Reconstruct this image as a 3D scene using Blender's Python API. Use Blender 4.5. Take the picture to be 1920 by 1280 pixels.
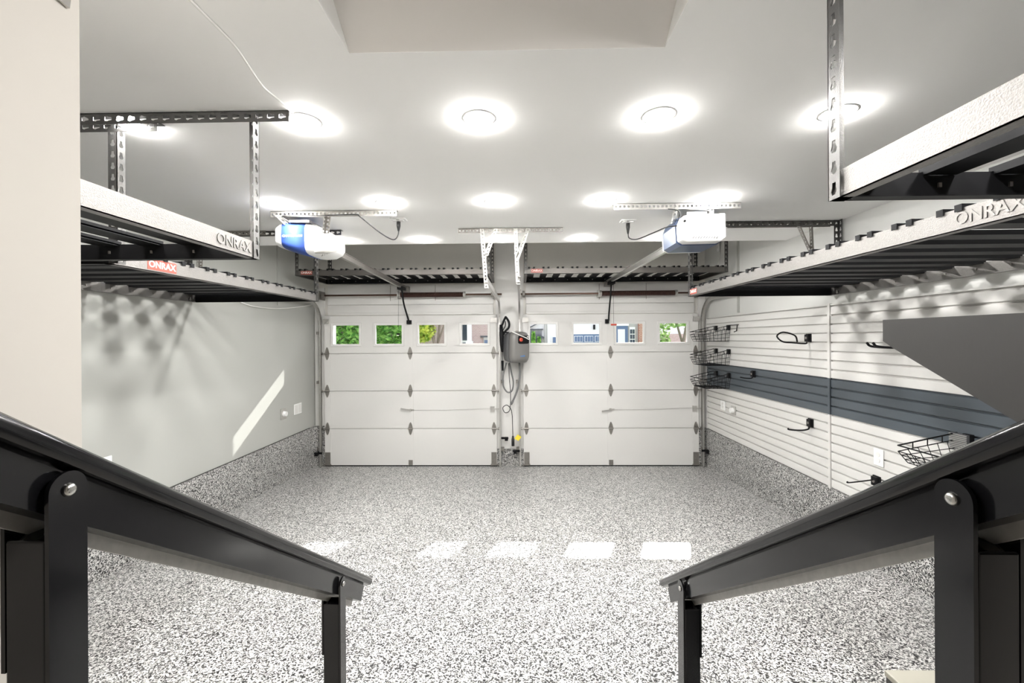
import bpy, bmesh, math, random
from mathutils import Vector, Matrix
random.seed(7)
scene = bpy.context.scene
for o in list(bpy.data.objects): bpy.data.objects.remove(o)
C = scene.collection

# ---------------------------------------------------------------- camera, world, sun, exposure
cam_d = bpy.data.cameras.new('camera'); cam = bpy.data.objects.new('camera', cam_d); C.objects.link(cam)
cam_d.sensor_width = 36.0; cam_d.lens = 36.0*800/1920; cam_d.shift_y = -6.0/1920
cam_d.clip_start = 0.02; cam_d.clip_end = 300
cam.location = (0, 0, 1.81)
cam.rotation_euler = (Matrix.Rotation(0.0185, 3, 'Z') @ Matrix.Rotation(math.pi/2, 3, 'X') @ Matrix.Rotation(-0.006, 3, 'Z')).to_euler()
scene.camera = cam

world = bpy.data.worlds.new('world'); scene.world = world; world.use_nodes = True
wn = world.node_tree.nodes; wl = world.node_tree.links
sky = wn.new('ShaderNodeTexSky'); sky.sky_type = 'NISHITA'; sky.sun_disc = False
SUN = Vector((0.381, 1.0, 0.657))
sky.sun_elevation = math.atan2(SUN.z, math.hypot(SUN.x, SUN.y)); sky.sun_rotation = math.atan2(SUN.x, SUN.y)
hs = wn.new('ShaderNodeHueSaturation'); hs.inputs['Saturation'].default_value = .4
wl.new(sky.outputs[0], hs.inputs['Color']); wl.new(hs.outputs[0], wn['Background'].inputs[0]); wn['Background'].inputs[1].default_value = 0.55
sun_d = bpy.data.lights.new('sun', 'SUN'); sun_d.energy = 10.0; sun_d.angle = 0.009; sun_d.color = (1, .97, .92)
sun = bpy.data.objects.new('sun', sun_d); C.objects.link(sun)
sun.rotation_euler = SUN.to_track_quat('Z', 'Y').to_euler(); sun.location = (8, 20, 14)
LAMP_RADIANCE = 440.0
vs = scene.view_settings
vs.view_transform = 'Standard'; vs.look = 'None'; vs.exposure = 0.45; vs.gamma = 1.0; vs.use_curve_mapping = False

# ---------------------------------------------------------------- materials
def _new(name):
    m = bpy.data.materials.new(name); m.use_nodes = True
    return m, m.node_tree.nodes, m.node_tree.links, m.node_tree.nodes['Principled BSDF']
def mat(name, col, rough=.5, metal=0., var=0., vscale=8., bump=0., bscale=200., coat=0., spec=.5, emit=None, estr=0., stretch=None):
    m, n, l, p = _new(name)
    p.inputs['Base Color'].default_value = (*col, 1); p.inputs['Roughness'].default_value = rough
    p.inputs['Metallic'].default_value = metal; p.inputs['Coat Weight'].default_value = coat
    p.inputs['Specular IOR Level'].default_value = spec
    tc = n.new('ShaderNodeNewGeometry'); src = tc.outputs['Position']
    if stretch:
        mp = n.new('ShaderNodeMapping'); mp.inputs['Scale'].default_value = stretch
        l.new(src, mp.inputs[0]); src = mp.outputs[0]
    if var:
        nz = n.new('ShaderNodeTexNoise'); nz.inputs['Scale'].default_value = vscale; nz.inputs['Detail'].default_value = 4
        l.new(src, nz.inputs['Vector'])
        mx = n.new('ShaderNodeMix'); mx.data_type = 'RGBA'
        mx.inputs[6].default_value = (*[c*(1-var) for c in col], 1); mx.inputs[7].default_value = (*[min(1, c*(1+var)) for c in col], 1)
        l.new(nz.outputs[0], mx.inputs[0]); l.new(mx.outputs[2], p.inputs['Base Color'])
    if bump:
        nb = n.new('ShaderNodeTexNoise'); nb.inputs['Scale'].default_value = bscale; nb.inputs['Detail'].default_value = 2
        l.new(src, nb.inputs['Vector'])
        b = n.new('ShaderNodeBump'); b.inputs['Strength'].default_value = bump; b.inputs['Distance'].default_value = .002
        l.new(nb.outputs[0], b.inputs['Height']); l.new(b.outputs[0], p.inputs['Normal'])
    if emit:
        p.inputs['Emission Color'].default_value = (*emit, 1); p.inputs['Emission Strength'].default_value = estr
    return m
def flake(name, rough, gain=1.):
    m, n, l, p = _new(name)
    g = n.new('ShaderNodeNewGeometry')
    nz = n.new('ShaderNodeTexNoise'); nz.inputs['Scale'].default_value = 95
    l.new(g.outputs['Position'], nz.inputs['Vector'])
    ad = n.new('ShaderNodeVectorMath'); ad.operation = 'MULTIPLY_ADD'; ad.inputs[1].default_value = (.010,)*3
    l.new(nz.outputs['Color'], ad.inputs[0]); l.new(g.outputs['Position'], ad.inputs[2])
    v = n.new('ShaderNodeTexVoronoi'); v.inputs['Scale'].default_value = 165
    l.new(ad.outputs[0], v.inputs['Vector'])
    s = n.new('ShaderNodeSeparateColor'); l.new(v.outputs['Color'], s.inputs[0])
    r = n.new('ShaderNodeValToRGB'); r.color_ramp.interpolation = 'CONSTANT'
    e = r.color_ramp.elements
    e[0].position = 0; e[0].color = (.012, .012, .013, 1)
    e[1].position = .28; e[1].color = (.05*gain, .05*gain, .05*gain, 1)
    for pos, c in ((.39, (.25, .25, .24)), (.51, (.47, .46, .445)), (.66, (.68, .675, .66))):
        k = e.new(pos); k.color = (*[x*gain for x in c], 1)
    l.new(s.outputs[0], r.inputs[0]); l.new(r.outputs[0], p.inputs['Base Color'])
    p.inputs['Roughness'].default_value = rough; p.inputs['Coat Weight'].default_value = .12; p.inputs['Coat Roughness'].default_value = .3; p.inputs['Specular IOR Level'].default_value = .25
    b = n.new('ShaderNodeBump'); b.inputs['Strength'].default_value = .15; b.inputs['Distance'].default_value = .002
    l.new(s.outputs[1], b.inputs['Height']); l.new(b.outputs[0], p.inputs['Normal'])
    return m
def glass_mat():
    m = bpy.data.materials.new('window_glass'); m.use_nodes = True; n = m.node_tree.nodes; l = m.node_tree.links
    n.remove(n['Principled BSDF'])
    t = n.new('ShaderNodeBsdfTransparent'); t.inputs[0].default_value = (.97, .98, .98, 1)
    g = n.new('ShaderNodeBsdfGlossy'); g.inputs['Roughness'].default_value = .02
    f = n.new('ShaderNodeFresnel'); f.inputs[0].default_value = 1.35
    mx = n.new('ShaderNodeMixShader'); l.new(f.outputs[0], mx.inputs[0]); l.new(t.outputs[0], mx.inputs[1]); l.new(g.outputs[0], mx.inputs[2])
    l.new(mx.outputs[0], n['Material Output'].inputs[0]); return m
def brick_mat(name, c1, c2, mortar):
    m, n, l, p = _new(name)
    g = n.new('ShaderNodeTexCoord')
    mp = n.new('ShaderNodeMapping'); mp.inputs['Rotation'].default_value = (math.pi/2, 0, 0)
    l.new(g.outputs['Object'], mp.inputs[0])
    b = n.new('ShaderNodeTexBrick'); b.inputs['Color1'].default_value = (*c1, 1); b.inputs['Color2'].default_value = (*c2, 1)
    b.inputs['Mortar'].default_value = (*mortar, 1); b.inputs['Scale'].default_value = 4.4; b.inputs['Mortar Size'].default_value = .02
    l.new(mp.outputs[0], b.inputs['Vector']); l.new(b.outputs[0], p.inputs['Base Color']); p.inputs['Roughness'].default_value = .9
    return m
def leaf_mat(name, c1, c2):
    m, n, l, p = _new(name)
    nz = n.new('ShaderNodeTexNoise'); nz.inputs['Scale'].default_value = 7; nz.inputs['Detail'].default_value = 5
    g = n.new('ShaderNodeNewGeometry'); l.new(g.outputs['Position'], nz.inputs['Vector'])
    r = n.new('ShaderNodeValToRGB'); r.color_ramp.elements[0].position = .38; r.color_ramp.elements[1].position = .62
    r.color_ramp.elements[0].color = (*c1, 1); r.color_ramp.elements[1].color = (*c2, 1)
    l.new(nz.outputs[0], r.inputs[0]); l.new(r.outputs[0], p.inputs['Base Color'])
    p.inputs['Roughness'].default_value = .6
    p.inputs['Transmission Weight'].default_value = 0
    tr = n.new('ShaderNodeBsdfTranslucent'); l.new(r.outputs[0], tr.inputs[0])
    mx = n.new('ShaderNodeMixShader'); mx.inputs[0].default_value = .45
    l.new(p.outputs[0], mx.inputs[1]); l.new(tr.outputs[0], mx.inputs[2]); l.new(mx.outputs[0], n['Material Output'].inputs[0])
    return m

M = dict(
 floor=flake('epoxy_flake_floor', .38), curb=flake('epoxy_flake_curb', .5, .9),
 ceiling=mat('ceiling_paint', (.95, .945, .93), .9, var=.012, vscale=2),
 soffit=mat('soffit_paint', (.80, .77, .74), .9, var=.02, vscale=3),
 wall_grey=mat('grey_wall_paint', (.42, .425, .40), .40, var=.03, vscale=2),
 wall_front=mat('front_wall_paint', (.72, .70, .66), .7, var=.03, vscale=3),
 wall_light=mat('light_wall_paint', (.66, .66, .64), .7, var=.03, vscale=2),
 wall_beige=mat('beige_wall_paint', (.62, .585, .535), .8, var=.03, vscale=5, bump=.05, bscale=60),
 white=mat('white_trim', (.74, .73, .71), .5),
 door=mat('door_white', (.70, .69, .67), .45, var=.012, vscale=3),
 slat=mat('slatwall_light', (.62, .61, .59), .42, var=.015, vscale=30, stretch=(1, .15, 3)),
 slat_dark=mat('slatwall_slate', (.062, .075, .088), .38, var=.05, vscale=30, stretch=(1, .15, 3)),
 silver=mat('hammered_silver', (.24, .23, .22), .45, .8, var=.22, vscale=220, bump=.5, bscale=260),
 post=mat('hammered_steel_post', (.11, .108, .105), .36, .85, var=.12, vscale=200, bump=.3, bscale=300),
 rail_dark=mat('dark_hammered_rail', (.15, .14, .13), .42, .8, var=.12, vscale=200, bump=.3, bscale=260),
 lip=mat('brushed_aluminium_lip', (.42, .41, .39), .4, .4, var=.2, vscale=60),
 black=mat('black_powder_coat', (.008, .008, .009), .5, spec=.15),
 gloss=mat('gloss_black_rail', (.006, .006, .007), .14, coat=.0, spec=.36),
 rail_grey=mat('rail_underside', (.03, .03, .032), .3),
 galv=mat('galvanised_steel', (.58, .57, .55), .35, .9, var=.12, vscale=40),
 galv_dark=mat('aged_galvanised', (.30, .285, .265), .45, .8, var=.2, vscale=40),
 shaft=mat('brown_steel_shaft', (.13, .075, .055), .4, .6, var=.3, vscale=25),
 spring=mat('oiled_spring', (.07, .035, .028), .4, .7),
 plastic_white=mat('white_plastic', (.85, .85, .84), .35),
 blue=mat('blue_plastic', (.032, .07, .27), .5, spec=.2),
 blue_lens=mat('blue_grey_lens', (.06, .09, .17), .35),
 lens=mat('clear_grille', (.42, .41, .39), .3),
 lamp=mat('lamp_lens', (1, 1, 1), .4, emit=(1, .985, .96), estr=LAMP_RADIANCE),
 chrome=mat('bolt_steel', (.55, .54, .52), .25, 1.),
 grey_plastic=mat('grey_plastic', (.17, .165, .158), .4),
 dgrey_plastic=mat('dark_grey_plastic', (.10, .10, .105), .45),
 red=mat('red_plastic', (.55, .07, .04), .4),
 redlabel=mat('red_label', (.42, .075, .05), .5),
 blue_text=mat('blue_print', (.05, .22, .55), .4),
 yellow=mat('yellow_tag', (.85, .68, .05), .5),
 cable=mat('black_cable', (.015, .015, .015), .5),
 cable_white=mat('white_cable', (.82, .81, .78), .5),
 hose=mat('grey_hose', (.16, .16, .16), .4),
 gusset=mat('charcoal_metal', (.05, .048, .046), .5, .3, var=.06, vscale=60, stretch=(1, 12, 1)),
 cabinet=mat('olive_grey_metal', (.36, .345, .29), .45, .2),
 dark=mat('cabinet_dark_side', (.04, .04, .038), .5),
 hall=mat('hallway_brown', (.06, .05, .045), .8),
 conc=mat('driveway_concrete', (.42, .40, .37), .9, var=.1, vscale=3),
 lawn=mat('lawn_green', (.10, .20, .04), .9, var=.4, vscale=12),
 glass=glass_mat(),
 brickpink=brick_mat('pinkish_brick', (.50, .34, .31), (.56, .40, .36), (.58, .50, .47)),
 brickred=brick_mat('red_brick', (.42, .16, .10), (.50, .24, .16), (.60, .55, .50)),
 siding=mat('pale_lilac_siding', (.80, .76, .74), .8, var=.02),
 housewhite=mat('house_white', (.90, .87, .83), .7),
 houseblue=mat('slate_blue_paint', (.10, .15, .26), .5),
 housegrey=mat('house_grey', (.46, .43, .40), .8),
 darkpane=mat('dark_window_pane', (.05, .06, .09), .1, coat=.5),
 roof=mat('dark_shingles', (.10, .10, .11), .9, var=.2, vscale=20),
 bark=mat('bark', (.20, .155, .12), .9, var=.3, vscale=10),
 leaf=leaf_mat('green_leaves', (.07, .24, .03), (.42, .70, .16)),
 leaf_y=leaf_mat('yellow_green_leaves', (.28, .44, .05), (.75, .78, .16)),
 leaf_p=leaf_mat('pale_leaves', (.14, .28, .06), (.42, .55, .22)),
)

# ---------------------------------------------------------------- mesh helpers
class MB:
    def __init__(s): s.v = []; s.f = []; s.smooth = False
    def add(s, vs, fs):
        b = len(s.v); s.v += [tuple(p) for p in vs]; s.f += [tuple(b+i for i in f) for f in fs]; return s
    def box(s, x0, x1, y0, y1, z0, z1):
        x0, x1 = sorted((x0, x1)); y0, y1 = sorted((y0, y1)); z0, z1 = sorted((z0, z1))
        return s.add([(x0,y0,z0),(x1,y0,z0),(x1,y1,z0),(x0,y1,z0),(x0,y0,z1),(x1,y0,z1),(x1,y1,z1),(x0,y1,z1)],
                     [(0,3,2,1),(4,5,6,7),(0,1,5,4),(1,2,6,5),(2,3,7,6),(3,0,4,7)])
    def obox(s, o, u, v, w):                                # oriented box from corner o and three edge vectors
        o, u, v, w = map(Vector, (o, u, v, w))
        if u.cross(v).dot(w) < 0: u, v = v, u
        return s.add([o, o+u, o+u+v, o+v, o+w, o+u+w, o+u+v+w, o+v+w],
                     [(0,3,2,1),(4,5,6,7),(0,1,5,4),(1,2,6,5),(2,3,7,6),(3,0,4,7)])
    def bar(s, a, b, w, h, up=(0,0,1)):                     # rectangular bar from a to b
        a, b = Vector(a), Vector(b); d = (b-a); up = Vector(up); sd = d.cross(up).normalized(); u2 = sd.cross(d).normalized()
        return s.obox(a-sd*w/2-u2*h/2, sd*w, d, u2*h)
    def tube(s, pts, r, n=8, closed=False, cap=True):
        P = [Vector(p) for p in pts]; k = len(P); b = len(s.v)
        up = None
        for i, p in enumerate(P):
            if closed: t = P[(i+1) % k]-P[i-1]
            else: t = P[min(i+1, k-1)]-P[max(i-1, 0)]
            t.normalize()
            if up is None: up = Vector((0,0,1)) if abs(t.z) < .9 else Vector((1,0,0))
            up = (up - t*up.dot(t))
            if up.length < 1e-5: up = t.orthogonal()
            up.normalize(); sd = t.cross(up)
            rr = r[i] if isinstance(r, (list, tuple)) else r
            for j in range(n):
                a = 2*math.pi*j/n; s.v.append(tuple(p+sd*math.cos(a)*rr+up*math.sin(a)*rr))
        m = k if closed else k-1
        for i in range(m):
            for j in range(n):
                i2 = (i+1) % k; j2 = (j+1) % n
                s.f.append((b+i*n+j, b+i*n+j2, b+i2*n+j2, b+i2*n+j))
        if cap and not closed:
            s.f.append(tuple(b+j for j in range(n))[::-1]); s.f.append(tuple(b+(k-1)*n+j for j in range(n)))
        return s
    def prism(s, poly, axis, a, b):                         # poly in the two other axes, extruded along axis
        def mk(p, t): return {'x': (t, p[0], p[1]), 'y': (p[0], t, p[1]), 'z': (p[0], p[1], t)}[axis]
        n = len(poly)
        return s.add([mk(p, a) for p in poly]+[mk(p, b) for p in poly],
                     [tuple(range(n))[::-1], tuple(range(n, 2*n))]+[(i, (i+1) % n, n+(i+1) % n, n+i) for i in range(n)])
    def lathe(s, prof, c, axis='z', n=24, cap=True):
        b = len(s.v); c = Vector(c)
        for r, t in prof:
            for j in range(n):
                a = 2*math.pi*j/n; x, y = r*math.cos(a), r*math.sin(a)
                s.v.append(tuple(c+Vector({'z': (x, y, t), 'x': (t, x, y), 'y': (x, t, y)}[axis])))
        for i in range(len(prof)-1):
            for j in range(n): s.f.append((b+i*n+j, b+i*n+(j+1) % n, b+(i+1)*n+(j+1) % n, b+(i+1)*n+j))
        if cap: s.f.append(tuple(b+j for j in range(n))[::-1]); s.f.append(tuple(b+(len(prof)-1)*n+j for j in range(n)))
        return s
    def loft(s, rings):                                     # rings of equal point counts, capped
        b = len(s.v); n = len(rings[0])
        for r in rings: s.v += [tuple(p) for p in r]
        for i in range(len(rings)-1):
            for j in range(n): s.f.append((b+i*n+j, b+i*n+(j+1) % n, b+(i+1)*n+(j+1) % n, b+(i+1)*n+j))
        s.f.append(tuple(b+j for j in range(n))[::-1]); s.f.append(tuple(b+(len(rings)-1)*n+j for j in range(n)))
        return s
    def perf(s, o, u, v, nrm, length, width, pitch, hole='key', th=.002):
        """perforated strip: length along u, width along v, thickness along nrm"""
        o, u, v, nrm = Vector(o), Vector(u).normalized(), Vector(v).normalized(), Vector(nrm).normalized()
        cells = max(1, round(length/pitch)); p = length/cells; w = width
        if hole == 'key':
            r1, r2 = min(.27*w, .235*p), min(.14*w, .12*p); c1, c2 = p*.36, p*.78
            H = [(c1+r1*math.cos(a), r1*math.sin(a)) for a in [math.radians(k) for k in (40, 90, 140, 220, 270, 320)]]
            H = [(c2, -r2), (c2, r2)]+H[:3]+H[3:]
        else:
            r1 = min(.26*w, .3*p); H = [(p*.5+r1*math.cos(a), r1*math.sin(a)) for a in [2*math.pi*(k+.5)/8 for k in range(8)]]
        cx, cy = sum(h[0] for h in H)/len(H), 0
        H.sort(key=lambda h: math.atan2(h[1]-cy, h[0]-cx)); k = len(H)
        O = []
        for h in H:
            dx, dy = h[0]-cx, h[1]-cy; t = min(((p-cx)/dx if dx > 1e-9 else 9e9), (-cx/dx if dx < -1e-9 else 9e9), (w/2/abs(dy) if abs(dy) > 1e-9 else 9e9))
            O.append((cx+dx*t, cy+dy*t))
        # snap nearest outer points to the cell corners so that neighbouring cells meet
        for cpt in ((0, -w/2), (p, -w/2), (p, w/2), (0, w/2)):
            i = min(range(k), key=lambda i: (O[i][0]-cpt[0])**2+(O[i][1]-cpt[1])**2); O[i] = cpt
        for c in range(cells):
            b = len(s.v)
            for lay in (0, 1):
                for q in (H, O):
                    for (a, d) in q: s.v.append(tuple(o+u*(a+c*p)+v*(d+w/2)+nrm*th*lay))
            for i in range(k):
                j = (i+1) % k
                s.f.append((b+i, b+j, b+k+j, b+k+i)); s.f.append((b+2*k+i, b+3*k+i, b+3*k+j, b+2*k+j))
                s.f.append((b+i, b+2*k+i, b+2*k+j, b+j))
        # outer edge skin
        for d0 in (0, w):
            s.add([o+v*d0, o+u*length+v*d0, o+u*length+v*d0+nrm*th, o+v*d0+nrm*th], [(0, 1, 2, 3)])
        return s
    def mesh(s, name, origin=(0,0,0)):
        me = bpy.data.meshes.new(name); ox, oy, oz = origin
        me.from_pydata([(x-ox, y-oy, z-oz) for x, y, z in s.v], [], s.f)
        if s.smooth:
            for p in me.polygons: p.use_smooth = True
        me.validate(); me.update(); return me

def rootloc(o):
    while o.parent: o = o.parent
    return o.location
def link(name, me, m, parent=None, loc=(0,0,0)):
    o = bpy.data.objects.new(name, me); C.objects.link(o); o.location = loc
    if m is not None and not me.materials: me.materials.append(m)
    if parent: o.parent = parent
    return o
def part(name, mb, m, parent, bevel=0, smooth=False, label=None):
    mb.smooth = smooth
    me = mb.mesh(name, rootloc(parent)); o = link(name, me, M[m] if isinstance(m, str) else m, parent)
    if bevel: bev(o, bevel)
    if label: o['label'] = label
    return o
def bev(o, w, seg=3):
    md = o.modifiers.new('bevel', 'BEVEL'); md.width = w; md.segments = seg; md.limit_method = 'ANGLE'; md.angle_limit = .6
    for p in o.data.polygons: p.use_smooth = True
    wn_ = o.modifiers.new('wn', 'WEIGHTED_NORMAL'); wn_.keep_sharp = True
def thing(name, label, cat, loc, group=None):
    o = bpy.data.objects.new(name, None); C.objects.link(o); o.location = loc; o.empty_display_size = .1
    o['label'] = label; o['category'] = cat
    if group: o['group'] = group
    return o
def single(name, mb, m, label, cat, group=None, bevel=0, smooth=False):
    xs = [v[0] for v in mb.v]; ys = [v[1] for v in mb.v]; zs = [v[2] for v in mb.v]
    loc = ((min(xs)+max(xs))/2, (min(ys)+max(ys))/2, min(zs)); mb.smooth = smooth
    o = link(name, mb.mesh(name, loc), M[m], None, loc); o['label'] = label; o['category'] = cat
    if group: o['group'] = group
    if bevel: bev(o, bevel)
    return o
def struct(name, mb, m, label=None, smooth=False):
    mb.smooth = smooth
    o = link(name, mb.mesh(name), M[m]); o['kind'] = 'structure'
    if label: o['label'] = label
    return o
def text(name, s, size, m, parent, pos, u, v, ext=.0008, bold=.0):
    """flat raised lettering centred at pos, reading along u with v up"""
    cu = bpy.data.curves.new('t', 'FONT'); cu.body = s; cu.size = size; cu.align_x = 'CENTER'; cu.align_y = 'CENTER'
    cu.extrude = ext; cu.offset = bold; cu.resolution_u = 3
    to = bpy.data.objects.new('t', cu); C.objects.link(to)
    me = bpy.data.meshes.new_from_object(to.evaluated_get(bpy.context.evaluated_depsgraph_get()))
    bpy.data.objects.remove(to); bpy.data.curves.remove(cu)
    u, v = Vector(u).normalized(), Vector(v).normalized(); w = u.cross(v); L = rootloc(parent)
    mt = Matrix((u, v, w)).transposed().to_4x4(); mt.translation = Vector(pos)-Vector(L)
    me.transform(mt); me.materials.clear()
    return link(name, me, M[m], parent)
def curve_pts(P, n=8):
    """Catmull-Rom through P"""
    P = [Vector(p) for p in P]; Q = [P[0]*2-P[1]]+P+[P[-1]*2-P[-2]]; out = []
    for i in range(1, len(Q)-2):
        for k in range(n):
            t = k/n; a, b, c, d = Q[i-1], Q[i], Q[i+1], Q[i+2]
            out.append(.5*((2*b)+(c-a)*t+(2*a-5*b+4*c-d)*t*t+(3*b-a-3*c+d)*t**3))
    return out+[P[-1]]
def superellipse(cx, cz, hx, hz, e=4, n=28):
    out = []
    for k in range(n):
        a = 2*math.pi*k/n; ca, sa = math.cos(a), math.sin(a)
        out.append((cx+hx*math.copysign(abs(ca)**(2/e), ca), cz+hz*math.copysign(abs(sa)**(2/e), sa)))
    return out

# ---------------------------------------------------------------- the room
YD = 6.04; CZ = 2.758; CU = 3.34; XL = -2.95; XR = 2.625
SL = 0.045
def fz(y): return SL*(YD-y)
fl = MB(); ys = [-1.2, 1, 2, 3, 4, 5, YD, 6.5]
fl.add([(x, y, fz(min(y, YD))-dz) for dz in (0, .15) for y in ys for x in (XL-.15, XR+.15)],
       [(2*i, 2*i+1, 2*i+3, 2*i+2) for i in range(len(ys)-1)]+[(16+2*i+2, 16+2*i+3, 16+2*i+1, 16+2*i) for i in range(len(ys)-1)])
struct('floor', fl, 'floor', 'grey speckled epoxy flake floor')
ce = MB()
ce.box(XL-.15, -.56, -1.2, 1.405, CZ, CU+.1).box(.48, XR+.15, -1.2, 1.405, CZ, CU+.1).box(XL-.15, XR+.15, 1.405, 4.25, CZ, CU+.1).box(XL-.15, XR+.15, 4.25, 6.4, CU, CU+.1)
ceil = struct('ceiling', ce, 'ceiling', 'smooth white garage ceiling')
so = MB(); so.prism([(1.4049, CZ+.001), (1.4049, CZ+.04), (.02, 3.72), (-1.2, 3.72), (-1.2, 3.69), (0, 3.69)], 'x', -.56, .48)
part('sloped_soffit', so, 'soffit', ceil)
for xa, xb in ((-.60, -.5605), (.4805, .52)): part('recess_wall', MB().box(xa, xb, -1.2, 1.405, CU+.05, 3.75), 'soffit', ceil)

struct('wall_left', MB().box(XL-.15, XL, -1.2, 6.4, -.1, CU+.1), 'wall_grey', 'grey painted left garage wall')
struct('wall_right', MB().box(XR, XR+.15, -1.2, 6.4, -.1, CU+.1), 'wall_light', 'pale right garage wall')
wf = MB()
for x0, x1 in ((XL, -2.745), (-.375, .09), (2.455, XR)): wf.box(x0, x1, 6.09, 6.32, -.05, 2.12)
wf.box(XL, XR, 6.09, 6.32, 2.12, CU+.05)
struct('wall_front', wf, 'wall_front', 'front wall around the two garage doors')
wb = MB().box(-.66, -.48, -1.2, -1.05, 0, 3.75).box(.45, .76, -1.2, -1.05, 0, 3.75).box(-.48, .45, -1.2, -1.05, 2.87, 3.75).box(.75, XR, -1.06, -.2, 0, CU)
struct('wall_back', wb, 'wall_beige', 'wall with the open doorway behind the landing')
hw = MB().box(-.9, -.8, -3.4, -1.2, .7, 3.1).box(.8, .9, -3.4, -1.2, .7, 3.1).box(-.9, .9, -3.5, -3.4, .7, 3.1).box(-.9, .9, -3.5, -1.2, 3.0, 3.1).box(-.9, .9, -3.5, -1.2, .7, .82)
struct('wall_hallway', hw, 'hall', 'unseen hallway of the house, added dark for the handrail reflections')  # unseen, added dark so the handrail posts reflect black
struct('wall_house', MB().box(XL, -.66, -1.2, .63, 0, CU), 'wall_beige', 'beige house wall beside the stairs')
# concrete curbs coated like the floor
def curb(name, x0, x1, y0, y1, z1):
    b = MB(); b.add([(x0,y0,-.05),(x1,y0,-.05),(x1,y1,-.05),(x0,y1,-.05),(x0,y0,z1),(x1,y0,z1),(x1,y1,z1),(x0,y1,z1)],
                    [(0,3,2,1),(4,5,6,7),(0,1,5,4),(1,2,6,5),(2,3,7,6),(3,0,4,7)])
    o = struct(name, b, 'curb'); return o
cl = curb('baseboard_left', XL-.01, XL+.012, .63, 4.66, .57)
c2 = curb('baseboard_left_front', XL-.01, XL+.012, 4.668, 6.09, .572)
curb('baseboard_right', XR-.022, XR+.02, -.2, 6.09, .535)
poly = [(XL+.0, 6.12), (XL+.0, 5.90)]+[(XL+.012+.10*(1-math.cos(a)), 5.92+.14*math.sin(a)) for a in [math.pi/2*k/6 for k in range(7)]]+[(-2.76, 6.062), (-2.76, 6.12)]
struct('baseboard_corner', MB().prism(poly, 'z', -.05, .565), 'curb')
struct('trim_18', MB().box(XL, XL+.014, .63, 5.9, .5705, .576), 'dark'); struct('baseboard_middle', MB().box(-.345, .055, 6.055, 6.1, -.05, .24), 'curb')  # the thin dark strip paints the shadow gap along the left curb top
struct('baseboard_jamb', MB().box(2.50, XR, 6.05, 6.1, -.05, .53), 'curb')
# trims: jamb boards, pillar board, wall seams, header boards
for i, (x0, x1, z0, z1) in enumerate(((-2.94, -2.80, .57, 2.55), (-.345, .055, .24, 3.33), (2.52, XR-.005, .53, 2.5))):
    struct(f'trim_{i+1}', MB().box(x0, x1, 6.07, 6.095, z0, z1), 'white')
struct('trim_4', MB().box(-.235, -.055, 6.055, 6.075, .245, 2.05), 'white', 'flat white board on the pillar between the doors')
struct('trim_5', MB().box(XL, XL+.012, 5.13, 5.17, 2.23, CU), 'wall_grey'); struct('trim_6', MB().box(XR-.012, XR, 5.14, 5.18, 2.1, CU), 'wall_grey')
n = 7
for x0, x1 in ((-2.745, -.375), (.09, 2.455)):
    struct(f'trim_{n}', MB().box(x0, x1, 6.055, 6.095, 2.30, 2.585), 'white', 'white header board above a garage door'); n += 1
    struct(f'trim_{n}', MB().box(x0, x1, 6.06, 6.095, 2.155, 2.295), 'white'); n += 1
    struct(f'trim_{n}', MB().box(x0, x1, 6.045, 6.062, 2.185, 2.245), 'white'); n += 1
# stairs and landing under the camera
st = MB().box(-.66, .75, -1.06, .35, .0, .82)
for k, (y, z) in enumerate(((.35, .67), (.62, .52), (.89, .37))): st.box(-.62, .60, y, y+.27, .0, z)
struct('stairs', st, 'conc', 'concrete steps down from the landing')

# ---------------------------------------------------------------- recessed ceiling lights
RIM = MB(); RIM.lathe([(.051, .0), (.052, -.0025), (.062, -.003), (.070, -.002), (.072, 0)], (0,0,0), n=28, cap=False); RIM.smooth = True
rim_me = RIM.mesh('trim_ring'); LEN = MB().lathe([(.046, -.0115), (.050, -.0095), (.050, .004)], (0,0,0), n=28); len_me = LEN.mesh('lens')
rows = ((1.835, 'row nearest the camera'), (2.955, 'middle row'), (4.075, 'row nearest the garage doors'))
posn = ['leftmost', 'second from left', 'centre', 'second from right', 'rightmost']
def downlight(x, y, label):
    t = thing('recessed_light', label, 'ceiling light', (x, y, CZ), 'recessed ceiling lights')
    link('trim_ring', rim_me, M['plastic_white'], t); link('lens', len_me, M['lamp'], t)
for y, rn in rows:
    for x, pn in zip((-1.69, -.93, -.17, .60, 1.355), posn): downlight(x, y, f'{pn} round white ceiling downlight in the {rn}')
for x, w in ((-1.69, 'over the rack left of the stairs'), (-.93, 'just left of the sloped recess'), (.60, 'just right of the sloped recess'), (1.355, 'over the rack at upper right')):  # unseen downlights added along the grid to light the stair end
    downlight(x, .715, f'added out-of-view ceiling downlight near the stairs, {w}')

# ---------------------------------------------------------------- slatwall
SX = 2.605
def slatwall(y0, y1, label):
    t = thing('slatwall_panel', label, 'wall panel', (SX, (y0+y1)/2, .545), 'slatwall panels')
    h = .0762
    def sm(name):
        b = MB(); L = (y1-y0)/2
        b.prism([(.0, .003), (.004, .0), (.018, .0), (.018, h-.0005), (.0165, h-.0005), (.0165, h-.011), (.003, h-.011), (.0, h-.013)], 'y', -L, L)
        return b.mesh(name)
    ml, md = sm('slat'), sm('slat'); ml.materials.append(M['slat']); md.materials.append(M['slat_dark'])
    for i in range(20):
        dark = 8 <= i < 12
        o = link('slat', md if dark else ml, None, t, (0, 0, i*h))
        if dark: o['label'] = 'slate grey slat'
    part('top_cap', MB().box(SX-.004, SX+.018, y0, y1, .545+20*h, .545+20*h+.012), 'slat', t)
    return t
slatwall(3.655, 6.0, 'pale slatted wall panel with slate band beside the garage door')
slatwall(1.18, 3.625, 'pale slatted wall panel with slate band nearer the stairs')
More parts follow.
